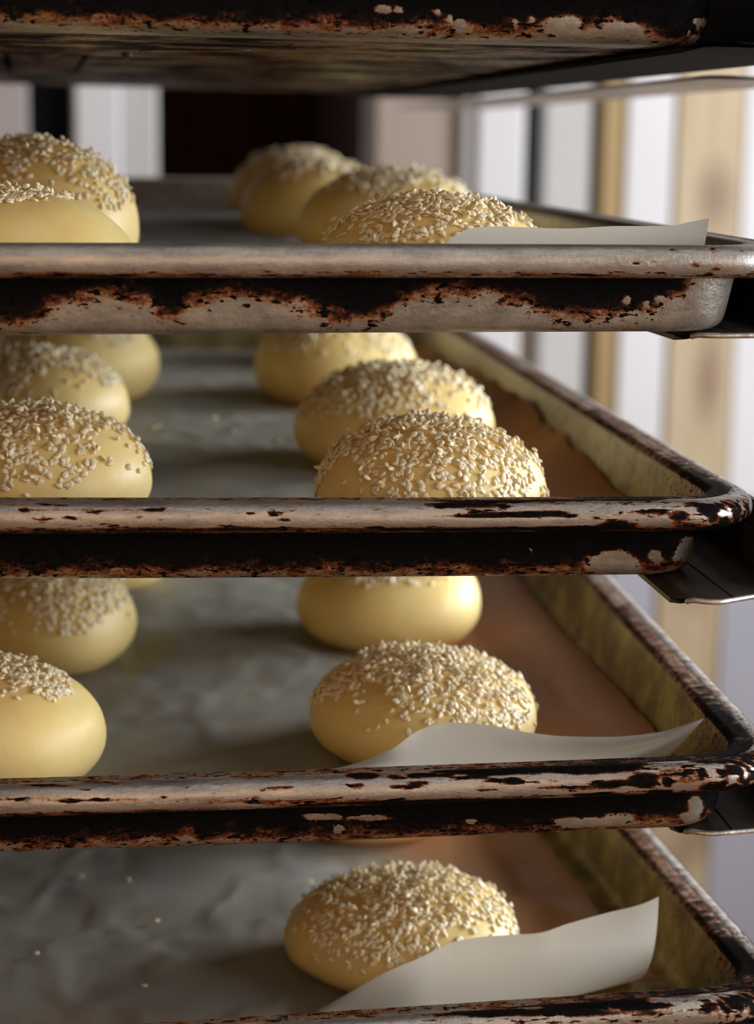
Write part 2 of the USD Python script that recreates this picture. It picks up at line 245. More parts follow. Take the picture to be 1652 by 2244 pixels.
def fillet(p, r, n=6):
    """Rounds the inner corners of an open polyline."""
    p = [np.array(q, float) for q in p]; out = [p[0]]
    for a, b, c in zip(p, p[1:], p[2:]):
        u, w = a-b, c-b; lu, lw = np.linalg.norm(u), np.linalg.norm(w); t = min(r, lu*.49, lw*.49)
        s, e = b+u/lu*t, b+w/lw*t
        for k in np.linspace(0, 1, n): out.append((1-k)**2*s+2*k*(1-k)*b+k*k*e)
    out.append(p[-1]); return np.array(out)
ang = np.linspace(0, 2*np.pi, 30, endpoint=False)[::-1]
BEAD = np.stack([5.25-5.25*np.cos(ang), -5.25+5.25*np.sin(ang)], 1)
inner = fillet([(7.0, -0.35), (13.2, -0.35), (15.0, -3.0), (19.5, -PAN_H+1.2), (34, -PAN_H+1.2)], 5.0, 7)
outer = fillet([(7.0, -1.6), (12.0, -1.6), (13.8, -4.0), (18.3, -PAN_H), (34, -PAN_H)], 6.0, 7)
def resample_profile(p, step):
    p = np.asarray(p, float); out = [p[0]]
    for a, b in zip(p, p[1:]):
        n = max(1, int(np.linalg.norm(b-a)/step)); out += [a+(b-a)*k/n for k in range(1, n+1)]
    return np.array(out)
inner, outer = resample_profile(inner, 1.5), resample_profile(outer, 1.1)
inner = np.vstack([inner, [(d, -PAN_H+1.2) for d in range(44, 216, 34)]]); outer = np.vstack([outer, [(d, -PAN_H) for d in range(40, 218, 6)]])
# design plane for the marks on a pan's front: (u along the front, v down it), an affine map of the pan's own x, y, z (mm)
PLAN = {1: ((1743.2, 6.995, -1.259, .125), (-115.6, .211, .549, -7.331)), 2: ((1791.0, 6.778, -1.54, .103), (538.8, -.002, -.599, -6.97)), 3: ((1696.1, 6.616, -.992, .186), (1100.5, -.035, -1.411, -6.542)),
        4: ((1742.2, 6.566, -.906, .078), (1672.8, -.247, -2.313, -6.28)), 5: ((1769.1, 6.326, -1.338, .113), (2180.9, -.433, -2.871, -6.025))}
def uv(i, P):
    A, B = PLAN[i]; return tuple(k[0]+k[1]*P[..., 0]+k[2]*P[..., 1]+k[3]*P[..., 2] for k in (A, B))
def blob(u, v, cu, cv, ru, rv, w, n=0.0): return w*(1-sstep(0.55, 1.15, np.sqrt(((u-cu)/ru)**2+((v-cv)/rv)**2)+n))
def fb(P, s, seed, o=4): return meshkit.fbm(P*np.asarray(s), o, seed)-0.5
# carbon on the front wall: u -> v of its lower edge
EDGE = {1: [(-40, 30), (0, 36), (200, 42), (400, 50), (820, 58), (1000, 66), (1150, 70), (1210, 60), (1250, 48), (1290, 62), (1330, 60), (1352, 50), (1380, 66), (1440, 80), (1480, 88), (1700, 140)],
        2: [(-60, 705), (0, 700), (60, 704), (90, 692), (120, 676), (160, 656), (220, 643), (300, 640), (335, 660), (352, 688), (385, 694), (412, 660), (470, 640), (560, 650), (650, 662), (700, 690), (750, 700), (800, 704), (830, 688), (870, 655), (950, 636), (1060, 632), (1120, 650), (1170, 670), (1220, 690), (1290, 696), (1380, 691), (1430, 678), (1465, 656), (1500, 642), (1540, 628), (1556, 600), (1580, 590), (1700, 580)],
        3: [(-60, 1256), (300, 1255), (700, 1252), (850, 1255), (1150, 1257), (1380, 1250), (1440, 1252), (1500, 1240), (1560, 1230), (1700, 1225)],
        4: [(-60, 1860), (0, 1858), (200, 1850), (395, 1838), (402, 1822), (420, 1822), (428, 1840), (620, 1838), (670, 1828), (720, 1834), (1000, 1832), (1200, 1826), (1400, 1806), (1500, 1800), (1700, 1790)],
        5: [(-60, 2400), (1700, 2400)]}
# bare patches in the carbon (u, v, ru, rv)
BARE = {1: [(830, 20, 20, 9), (866, 22, 14, 8), (952, 26, 13, 10), (978, 42, 9, 9), (1003, 54, 9, 12), (1127, 52, 7, 10), (1160, 46, 8, 5), (1235, 52, 38, 14), (1375, 66, 40, 12), (1556, 52, 24, 13), (1530, 78, 6, 5), (1545, 92, 14, 8)],
        2: [(1330, 660, 0.1, 0.1), (1378, 655, 9, 12), (1420, 665, 6, 7), (1452, 655, 10, 6), (1590, 650, 70, 60)],
        3: [(1348, 1232, 58, 26), (1445, 1220, 17, 14), (1520, 1200, 24, 30), (1498, 1222, 12, 9), (1160, 1208, 6, 5), (30, 1208, 0.1, 0.1)],
        4: [(700, 1789, 42, 8), (800, 1792, 72, 6), (736, 1816, 10, 8), (1030, 1800, 14, 6), (1290, 1802, 85, 9), (1360, 1796, 36, 12), (1535, 1768, 20, 26), (1520, 1790, 24, 10)], 5: [(1575, 2235, 12, 22)]}
# carbon on the bead (u, v, ru, rv, weight)
SOOT = {1: [(800, -60, 2000, 90, 0.8)],
        2: [(1385, 577, 14, 4, .5), (1418, 577, 10, 4, .5), (1516, 580, 16, 5, .55), (1564, 588, 16, 5, .5), (1557, 548, 9, 9, .5), (1500, 556, 14, 5, .4), (1470, 546, 12, 5, .42), (1622, 545, 12, 4, .5), (1446, 527, 5, 5, .4), (1400, 552, 14, 5, .3), (1550, 600, 14, 5, .35)],
        3: [(520, 1094, 110, 6, .42), (800, 1092, 330, 6, .5), (1150, 1093, 270, 10, .62), (1380, 1092, 90, 9, .55), (1190, 1127, 75, 10, .6), (1090, 1128, 90, 7, .42), (1000, 1108, 120, 6, .42), (1420, 1123, 40, 8, .45), (1345, 1150, 60, 10, .5), (1250, 1160, 80, 9, .55), (1000, 1130, 120, 4, .36), (300, 1122, 260, 3, .28), (100, 1110, 90, 3, .33),
            (1480, 1132, 24, 14, .4), (1548, 1118, 26, 17, .62), (1590, 1105, 24, 12, .5), (1575, 1140, 40, 10, .45), (1510, 1105, 22, 7, .4), (1618, 1120, 12, 34, .5), (1640, 1120, 16, 40, .42), (1500, 1150, 60, 8, .32), (1600, 1155, 50, 8, .48), (600, 1126, 14, 7, .5), (555, 1127, 10, 4, .45), (625, 1141, 16, 4, .5), (85, 1122, 9, 7, .42), (345, 1122, 14, 5, .42), (850, 1158, 900, 5, .25)],
        4: [(120, 1725, 90, 4, .40), (230, 1718, 60, 4, .38), (790, 1700, 40, 8, .6), (860, 1703, 24, 5, .5), (930, 1700, 60, 6, .6), (780, 1723, 22, 7, .5), (870, 1722, 60, 4, .48), (910, 1716, 26, 5, .5), (1060, 1690, 130, 9, .66), (1250, 1680, 190, 16, .72), (1100, 1712, 60, 5, .5), (1010, 1704, 60, 4, .45), (1120, 1712, 22, 9, .55), (1050, 1730, 40, 5, .45), (1400, 1712, 34, 16, .6), (1330, 1718, 44, 9, .5), (1230, 1725, 110, 8, .45),
            (1450, 1655, 130, 8, .45), (1590, 1690, 34, 12, .6), (1550, 1668, 60, 8, .5), (1640, 1680, 60, 44, .38), (1455, 1716, 12, 10, .6), (1530, 1694, 10, 14, .5), (1480, 1700, 60, 30, .22), (1560, 1725, 60, 9, .48), (700, 1755, 900, 7, .35), (950, 1683, 330, 5, .45), (560, 1704, 60, 4, .38), (620, 1728, 46, 4, .4), (1300, 1742, 60, 5, .4), (1440, 1735, 30, 6, .45)],
        5: [(1130, 2197, 210, 14, .7), (1330, 2190, 110, 16, .72), (1190, 2220, 240, 10, .5), (1380, 2205, 70, 12, .66), (1000, 2225, 120, 5, .45), (900, 2217, 60, 4, .42), (1480, 2166, 120, 8, .4), (1560, 2150, 60, 10, .5), (1545, 2210, 16, 14, .5), (1590, 2200, 34, 30, .42), (1640, 2190, 50, 40, .42), (1440, 2208, 40, 5, .5), (780, 2228, 60, 4, .3), (1470, 2180, 70, 10, .28)]}
RUN = {1: .3, 2: .0, 3: .10, 4: .12, 5: .16}
def pan(i, label):
    rng = np.random.default_rng(40+i)
    t = xform('sheet_pan', tray_rot(i), tray_pos(i), label=label, category='baking tray')
    # bead
    P, F = sweep(BEAD, True); P = P.reshape(-1, 3); u, v = uv(i, P)
    front = (P[:, 1] < 60) & (P[:, 0] > -300)
    q = np.stack([u*.012, v*.05, P[:, 1]*.05], 1)
    s = (0.05 if i == 2 else 0.15)+RUN[i]*sstep(700, 1500, u)*front*.6
    s = s+0.35*fb(P, (.05, .22, .22), 3*i, 4)*(1 if i != 2 else .3)
    for (cu, cv, ru, rv, w) in SOOT[i]: s = s+front*blob(u, v, cu, cv, ru, rv, w*1.05, 0.9*fb(q, 1.0, 7+i))
    if i != 2: s = s+0.22*front*sstep(1520, 1600, u)*np.sign(np.sin(u*.42+4*fb(P, .3, 5)))*(fb(P, .4, 9) > -0.1)
    under = sstep(.55, .95, (-P[:, 2]-5.25)/5.25*.5+.5)
    s = s+0.42*under*(P[:, 2] < -8.2)
    s = s+(~front)*(0.16 if i > 2 else 0.04)
    part(t, 'rim', (sag(i, P)*MM, F), M_RIM, attrs={'soot': np.clip(s, 0, 1), 'grease': np.clip(.06+.3*fb(P, .03, 2), 0, .16)})
    # body: inner and outer skin as one shell
    prof = np.vstack([inner[::-1], outer]); P, F = sweep(prof, False); nu, nv = P.shape[:2]
    nin = len(inner)
    caps = []
    base = P.reshape(-1, 3)
    c = [np.array([-PAN_W/2, PAN_L/2, -PAN_H+1.2]), np.array([-PAN_W/2, PAN_L/2, -PAN_H])]
    k0 = len(base); j = np.arange(nu); j2 = (j+1) % nu
    tri = quads(F)
    tri = np.vstack([tri, np.stack([np.full(nu, k0), j2*nv, j*nv], 1)[:, ::-1], np.stack([np.full(nu, k0+1), j*nv+nv-1, j2*nv+nv-1], 1)[:, ::-1]])
    V = np.vstack([base, c])
    isin = np.concatenate([np.tile(np.arange(nv) < nin, nu), [True, False]])
    u, v = uv(i, V)
    front = (V[:, 1] < 45) & (V[:, 0] > -300) & ~isin
    e = np.array(EDGE[i]); edge = np.interp(u, e[:, 0], e[:, 1]) + 14*fb(V, (.12, .12, .3), 11+i)+16*fb(V, (.35, .3, .5), 15+i, 3)
    s = 0.50+(edge-v)/58.0*.5
    if i == 3: s = np.maximum(s, .0)
    s = np.clip(s, .02, .98)
    q = np.stack([u*.03, v*.06, V[:, 1]*.05], 1)
    for (cu, cv, ru, rv) in BARE[i]: s = s-(1-sstep(.30, 1.30, np.sqrt(((u-cu)/ru)**2+((v-cv)/rv)**2)+.9*fb(q, 1.0, 3+i)+.5*fb(V, .5, 2)))*.9*(s > .3)
    s = np.clip(s, 0, 1)
    so = np.where(front, s, np.where(isin, .10, .30 + .5*fb(V, (.03, .03, .1), 21+i)))
    side = (~isin) & (V[:, 1] >= 45) & (V[:, 2] > -PAN_H+2)
    so = np.where(side, .55+.4*fb(V, (.04, .04, .1), 5), so)
    bottom = (~isin) & (V[:, 2] < -PAN_H+.4) & ~front
    so = np.where(bottom, .27+.55*fb(V, (.03, .03, 0), 41, 5)+((.24+.7*fb(V, (.06, .06, 0), 43, 4)) if i == 1 else 0), so)
    # inside: dark burnt spots near the front right corner
    corner = np.exp(-((V[:, 0]+18)**2+(V[:, 1]-25)**2)/(2*34**2))
    so = np.where(isin, .14+.24*corner*(i > 2)+.6*corner*fb(V, (.07, .07, .07), 17+i)*(i > 2)+.12*fb(V, .03, 3), so)
    topflat = isin & (V[:, 2] > -2.2)
    so = np.where(topflat & (i > 2), so+.32+.3*fb(V, (.05, .05, .1), 4), so)
    gr = np.where(isin, {1: .5, 2: .15, 3: .55, 4: .95, 5: 1.0}[i], np.where(bottom, 1.0, .25))
    if i == 3: gr = np.where(isin, np.clip(.95-sstep(-22, -13, V[:, 2]+9*fb(V, (.02, .02, .0), 8))*.85+sstep(160, 40, V[:, 1])*.5, 0, 1), gr)
    gr = np.where(topflat, .15, gr)
    part(t, 'body', (sag(i, V)*MM, tri), M_BODY, smooth=40 if False else True, attrs={'soot': np.clip(so, 0, 1), 'grease': np.clip(gr+.25*fb(V, .02, 6), 0, 1)})
    return t
PANS = {1: pan(1, 'topmost sheet pan with blackened front seen from below'), 2: pan(2, 'second sheet pan from the top with clean silver rim and scalloped burnt stain'),
        3: pan(3, 'middle sheet pan with streaked rim and black front wall'), 4: pan(4, 'second lowest sheet pan with soot flecked rim'), 5: pan(5, 'lowest sheet pan with burnt rim at the bottom edge of the photo')}
# a bristle and a burnt drip stuck under the topmost pan
def tube(pts, r, n=8):
    pts = np.array(pts, float); T = np.gradient(pts, axis=0); T /= np.linalg.norm(T, axis=1, keepdims=True)
    a = np.cross(T, [0, 0, 1.0]); a /= np.linalg.norm(a, axis=1, keepdims=True)+1e-9; b = np.cross(T, a); r = np.broadcast_to(r, len(pts))
    th = np.linspace(0, 2*np.pi, n, endpoint=False)
    P = pts[:, None]+r[:, None, None]*(a[:, None]*np.cos(th)[None, :, None]+b[:, None]*np.sin(th)[None, :, None])
    return P.reshape(-1, 3), grid_faces(len(pts), n, False, True)
M_CHAR = plain('charred_crumb', (0.05, 0.022, 0.010), 0.5, scale=200, vary=0.4)
t1 = PANS[1]
part(t1, 'bristle', (lambda V: (V[0]*MM, V[1]))(tube([(-195, 150, -30.2), (-190, 128, -30.6), (-184, 112, -31.2), (-176, 105, -31.4), (-168, 104, -31.2), (-160, 108, -30.8), (-158, 113, -30.4)], 0.35)), M_CHAR, label='thin dark bristle stuck underneath')
dr = trimesh.creation.icosphere(3, 1.0); dr.apply_scale([2.2, 3.5, 1.8]); dr.apply_translation([-198, 185, -30.2]); dr.apply_scale(MM)
part(t1, 'drip', dr, M_CHAR, label='burnt brown drip stuck underneath')

# ------------------------------------------------------------------ the rack: rails, brackets, posts
rack = xform('pan_rack', label='dark steel rack whose angle rails carry the five sheet pans', category='rack')
def rail_mesh(i, mirror, front, obl, width, flange_up, lip):
    """An angle rail in pan coordinates: ledge under the pan, folded lip, upright flange beside the pan."""
    top = -PAN_H-0.25; th = 1.6
    xin = -34.0
    prof = [(xin, top-lip-th), (xin, top-lip), (xin+1.5, top-lip*.55), (xin+3, top-lip*.2), (xin+4.5, top), (xin+7, top), (xin+9, top), (xin+11, top), (xin+13, top), (xin+15, top), (xin+17.5, top), (xin+18, top-.5), (xin+18.5, top), (xin+width, top)]
    if flange_up: prof += [(xin+width, top+flange_up), (xin+width+th, top+flange_up), (xin+width+th, top-th)]
    else: prof += [(xin+width, top-th)]
    prof += [(xin+k, top-th) for k in (18, 15, 13, 11, 9, 7, 5)]+[(xin+3.2, top-lip*.2-th), (xin+1.6, top-lip*.55-th)]
    prof = np.array(prof)
    ys = np.concatenate([np.linspace(0, 26, 12), np.linspace(40, PAN_L+10, 12)])
    P = []
    for y in ys:
        p = np.stack([prof[:, 0], np.full(len(prof), y+front), prof[:, 1]], 1)
        P.append(p)
    P = np.array(P)
    # front end: rounded inner corner, slightly oblique cut
    x = P[..., 0]-xin; rr = 13.0
    back = np.where(x < rr, rr-np.sqrt(np.maximum(rr**2-(rr-x)**2, 0)), 0)+obl*np.maximum(x-rr, 0)
    P[..., 1] += back*np.clip(1-(P[..., 1]-front)/60, 0, 1)
    n, m = P.shape[:2]
    V = P.reshape(-1, 3); F = quads(grid_faces(n, m, False, True))
    import shapely
    cap = [(0, k, k+1) for k in range(1, m-1)]
    poly = trimesh.creation.triangulate_polygon(shapely.Polygon(prof), engine='earcut')
    def match(w): return np.array([np.argmin(((prof-q)**2).sum(1)) for q in w])
    idx = match(poly[0]); tri = idx[poly[1]]
    F = np.vstack([F, tri, tri[:, ::-1]+(n-1)*m])
    if mirror: V = V*[-1, 1, 1]-[PAN_W, 0, 0]; F = F[:, ::-1]
    return V, F
RAILP = {1: (-8, 0.0, 60, 60, 1.5), 2: (21, 0.02, 37, 24, 2.0), 3: (-13, 0.55, 38, 24, 2.5), 4: (17, 0.12, 37, 22, 2.5), 5: (40, 0.1, 37, 22, 2.5)}
for i in range(1, 6):
    for mir in (False, True):
        V, F = rail_mesh(i, mir, *RAILP[i]); V = np.array([at(i, *p) for p in V])
        r = part(rack, 'rail', (V, F), M_SHADED_STEEL if i == 1 else M_STEEL, smooth=35)  # topmost rail: its shade is put into the steel colour
        # bright cut edge along the front end
        if not mir and i > 1:
            fr_, ob, w_, up_, lip_ = RAILP[i]
            xs = np.linspace(0, w_, 40); yy = fr_+np.where(xs < 13, 13-np.sqrt(np.maximum(169-(13-xs)**2, 0)), 0)+ob*np.maximum(xs-13, 0)
            zz = -PAN_H-0.25-.8-np.where(xs < 4.5, lip_*(1-xs/4.5), 0)
            tv, tf = tube(np.stack([xs-34, yy-.25, zz], 1)[3:], 0.95, 8)
            part(r, 'cut_edge', (np.array([at(i, *p) for p in tv]), tf), M_EDGE, label='bright worn front edge')
V, F = rail_mesh(1, False, 178, 0.0, 58, 0, 0.5); V = np.array([at(1, p[0]+66, p[1], p[2]-2.2) for p in V])
part(rack, 'outer_strip', (V, F), M_STRIP, smooth=35, label='scratched bare metal strip outside the topmost rail')
for xo in (-0.258, 0.2605):
    part(rack, 'post', bevel_box(xo, xo+.03, 0.622, 0.662, 0.0, 1.75), M_POST, smooth=30)
    part(rack, 'post', bevel_box(xo-(.0 if xo > 0 else .045), xo+(.062 if xo > 0 else .03), 0.626, 0.658, 1.262, 1.275), M_POST, smooth=30) if False else None
    part(rack, 'foot_bar', bevel_box(xo, xo+.03, 0.45, 1.35, 0.0, 0.03), M_POST, smooth=30)
for i in range(1, 6):
    zc = at(i, 0, 30, -PAN_H+8)[2]
    xr_, xl_ = at(i, 3.8, 30, -PAN_H+8)[0], at(i, -PAN_W-3.8, 30, -PAN_H+8)[0]
    if i > 1: part(rack, 'weld_tab', box(xr_, 0.2625, 0.63, 0.654, zc-.006, zc+.006), M_POST, smooth=30)
    part(rack, 'weld_tab', box(-0.230, max(xl_, -0.229), 0.63, 0.654, zc-.006, zc+.006), M_POST, smooth=30)
part(rack, 'top_bar', bevel_box(-0.258, 0.2905, 0.627, 0.657, 1.72, 1.75), M_POST, smooth=30)

# ------------------------------------------------------------------ buns
# (tray, x, y on the tray floor, diameter, height (mm), seeds, cap reach, cap shift, label)
B = [
 (2, -107, 77, 82, 39, 1300, 1.35, (0, 0), 'front right bun on the second tray, heaped with sesame behind the clean rim', True),
 (2, -73, 313, 83, 42, 900, 1.0, (4, 0), 'second bun of the right row on the second tray, dark left side', False),
 (2, -84, 450, 84, 43, 700, 0.95, (4, 0), 'third bun of the right row on the second tray, overlapped by the second', False),
 (2, -72, 575, 86, 46, 700, 1.0, (0, 0), 'rearmost bun of the right row on the second tray, pale blurred top', False),
 (2, -252, 82, 82, 40, 700, 0.58, (-3, 4), 'front left bun on the second tray with a small seed heap, cut by photo edge', True),
 (2, -243, 205, 88, 55, 1100, 1.2, (-4, -4), 'tall seeded bun on the second tray behind the front left one', False),
 (2, -232, 330, 84, 48, 500, 0.8, (0, 0), 'left bun on the second tray, mostly hidden behind the tall one', False),
 (3, -103, 71, 84, 42, 1700, 1.55, (2, 0), 'front right bun on the middle tray, densely covered with sesame', True),
 (3, -92, 227, 84, 42, 1100, 1.2, (-4, 0), 'second bun of the right row on the middle tray', False),
 (3, -95, 424, 86, 43, 900, 1.15, (-2, 0), 'third bun of the right row on the middle tray, top cut by pan above', False),
 (3, -80, 580, 88, 44, 700, 1.0, (0, 0), 'rearmost bun of the right row on the middle tray, a mere yellow strip', False),
 (3, -243, 102, 82, 41, 1250, 1.42, (-6, 4), 'front left bun on the middle tray with scattered seeds, cut by photo edge', True),
 (3, -247, 285, 80, 40, 1000, 1.15, (-4, 0), 'second bun of the left row on the middle tray, dull seed cap', False),
 (3, -229, 431, 84, 44, 900, 1.1, (-2, 0), 'third bun of the left row on the middle tray, top cut by pan above', False),
 (4, -110, 106, 88.5, 35, 1500, 1.38, (8, 2), 'front right bun on second lowest tray, behind the low curled paper', True),
 (4, -103, 264, 82, 42, 800, 0.95, (0, 0), 'blurred bun behind the front right one on the second lowest tray', False),
 (4, -272, 86, 84, 42, 900, 0.92, (-2, 4), 'front left bun on second lowest tray, smooth golden side, few low seeds', True),
 (4, -258, 243, 84, 43, 1200, 1.3, (-4, -2), 'left bun of the second row on second lowest tray, shaggy with seeds', False),
 (4, -240, 380, 82, 40, 300, 0.8, (0, 0), 'bun deep on the second lowest tray, a yellow sliver under the pan above', False),
 (5, -120.5, 106, 87, 33.5, 1450, 1.45, (5, 0), 'seeded bun on the lowest tray behind a large paper curl', True),
 (5, -106, 266, 78, 38, 500, 0.95, (0, 0), 'bun deep on the lowest tray, only its bottom edge showing', False),
]
FLOOR_Z = -PAN_H+1.2
def seed_mesh(big):
    """A flattened teardrop, about 3.4 mm long, point towards +x."""
    n, m = (7, 8) if big else (5, 6)
    t = np.linspace(0, 1, n+2)[1:-1]; V = [(-1.55, 0, 0)]
    for a in t:
        w = math.sin(math.pi*a**0.85)**0.75*(1-.22*a); x = -1.55+3.3*a
        for k in range(m): th = 2*math.pi*k/m; V.append((x, 1.16*w*math.cos(th), .58*w*math.sin(th)))
    V.append((1.75, 0, 0)); V = np.array(V); F = []
    for k in range(m): F.append((0, 1+(k+1) % m, 1+k))
    for r in range(n-1):
        for k in range(m):
            a, b = 1+r*m+k, 1+r*m+(k+1) % m; c, d = a+m, b+m; F += [(a, b, c), (b, d, c)]
    e = len(V)-1; s = 1+(n-1)*m
    for k in range(m): F.append((s+k, s+(k+1) % m, e))
    return V, np.array(F)
SEED_BIG, SEED_SMALL = seed_mesh(True), seed_mesh(False)
def bun_r(zz):
    zc = .36
    return np.where(zz > zc, (1-np.clip((zz-zc)/(1-zc), 0, 1)**2.15)**(1/2.15), 1-.24*((zc-zz)/zc)**2.2)
def bun_surface(theta, k, D, h, sd):
    """k in 0..1: from the top centre down over the side to the base edge."""
    k = np.clip(k, 0, 1)
    # arc-like parametrisation of the profile
    zt = np.linspace(1, 0, 400); rt = bun_r(zt); a = np.concatenate([[0], np.cumsum(np.hypot(np.diff(rt)*D/2, np.diff(zt)*h))]); a /= a[-1]
    z = np.interp(k, a, zt); r = np.interp(k, a, rt)
    w = 1+.035*np.sin(2*theta+sd)+.02*np.sin(3*theta+2.1*sd)+.012*np.sin(5*theta+.7*sd)
    P = np.stack([D/2*r*w*np.cos(theta), D/2*r*w*np.sin(theta), h*z*(1+.03*np.sin(theta+sd)*r)], -1)
    P = P+(0.9*fb(P+sd*50, .05, 3, 3)+.35*fb(P+sd*31, .16, 5, 2))[..., None]*np.array([1, 1, .7])
    P[..., 2] = np.maximum(P[..., 2], 0)
    return P
def basis(n):
    n = n/np.linalg.norm(n, axis=-1, keepdims=True); h = np.where(np.abs(n[..., 2:3]) < .9, [[0, 0, 1.0]], [[1.0, 0, 0]])
    a = np.cross(h, n); a /= np.linalg.norm(a, axis=-1, keepdims=True); return a, np.cross(n, a), n
def bun(k, i, x, y, D, h, nseed, reach, shift, label, sharp):
    nseed = int(nseed*(1.15 if sharp else 1.35)); rng = np.random.default_rng(900+k); sd = k*1.7+.4
    t = xform('sesame_bun', tray_rot(i), at(i, x, y, FLOOR_Z+0.9), label=label, category='bun')
    nt, nk = (96, 60) if sharp else (64, 40)
    th, kk = np.meshgrid(np.linspace(0, 2*np.pi, nt, endpoint=False), np.linspace(0.01, 1, nk), indexing='ij')
    P = bun_surface(th, kk, D, h, sd); V = P.reshape(-1, 3); F = quads(grid_faces(nt, nk, True, False))[:, ::-1]
    top, bot = len(V), len(V)+1; j = np.arange(nt); j2 = (j+1) % nt
    V = np.vstack([V, [[0, 0, P[:, 0, 2].mean()]], [[0, 0, 0]]])
    F = np.vstack([F, np.stack([np.full(nt, top), j*nk, j2*nk], 1), np.stack([np.full(nt, bot), j2*nk+nk-1, j*nk+nk-1], 1)])
    part(t, 'dough', (V*MM, F), M_DOUGH)
    # sesame: denser towards the middle of the cap, thinning out at its edge, some on top of others
    base = SEED_BIG if sharp else SEED_SMALL
    r = rng.random(nseed)**.60*reach*.52; a = rng.random(nseed)*2*np.pi
    lim = .52*reach*(.86+.16*np.sin(a*3+sd)+.1*np.sin(a*5+2*sd)); keep = (r < lim) | (rng.random(nseed) < .12)
    r, a = r[keep], a[keep]
    ux, uy = r*np.cos(a)+shift[0]/D*.6, r*np.sin(a)+shift[1]/D*.6; kk = np.hypot(ux, uy); tt = np.arctan2(uy, ux)
    kk = np.clip(kk, 0.005, .86)
    e = 1e-3
    p = bun_surface(tt, kk, D, h, sd); pt = bun_surface(tt+e*5, kk, D, h, sd)-p; pk = bun_surface(tt, kk+e*5, D, h, sd)-p
    nrm = np.cross(pk, pt); nrm /= np.linalg.norm(nrm, axis=1, keepdims=True)
    nrm = np.where(((nrm*p).sum(1) < 0)[:, None], -nrm, nrm)
    layer = rng.random(len(p)); dens = np.exp(-(kk/(.30*reach))**2)
    lift = .42+np.where(layer < .45*dens, rng.uniform(.5, 1.3, len(p)), 0)+np.where(layer < .12*dens, rng.uniform(.6, 1.4, len(p)), 0)
    tilt = np.where(lift > .6, .55, .16)
    nn = nrm+rng.normal(0, 1, (len(p), 3))*tilt[:, None]; A, Bv, N = basis(nn)
    ph = rng.random(len(p))*2*np.pi; U = A*np.cos(ph)[:, None]+Bv*np.sin(ph)[:, None]; W = np.cross(N, U)
    sc = rng.uniform(.86, 1.12, len(p)); wd = rng.uniform(.9, 1.1, len(p))
    S = p[:, None]+nrm[:, None]*lift[:, None, None]+sc[:, None, None]*(base[0][None, :, :1]*U[:, None]+base[0][None, :, 1:2]*wd[:, None, None]*W[:, None]+base[0][None, :, 2:]*N[:, None])
    Rw, pos = tray_rot(i), at(i, x, y, FLOOR_Z)
    if sharp:
        wp = (p*MM)@Rw.T+pos-np.array([0, 0, CAM_Z]); wn = nrm@Rw.T
        d = np.linalg.norm(wp, axis=1); facing = -(wn*wp).sum(1)/d
        score = np.clip(facing, -.2, 1)/d**2+.6*(lift > .6); order = np.argsort(-score); own, rest = order[:300], order[300:]
        for q in own: part(t, 'sesame_seed', (S[q]*MM, base[1]), M_SEED)
    else: rest = np.arange(len(p))
    if len(rest):
        n = len(base[0]); V = S[rest].reshape(-1, 3); F = (base[1][None]+n*np.arange(len(rest))[:, None, None]).reshape(-1, 3)
        part(t, 'sesame_topping', (V*MM, F), M_SEED, kind='stuff')
    return t
for k, b in enumerate(B): bun(k, *b)

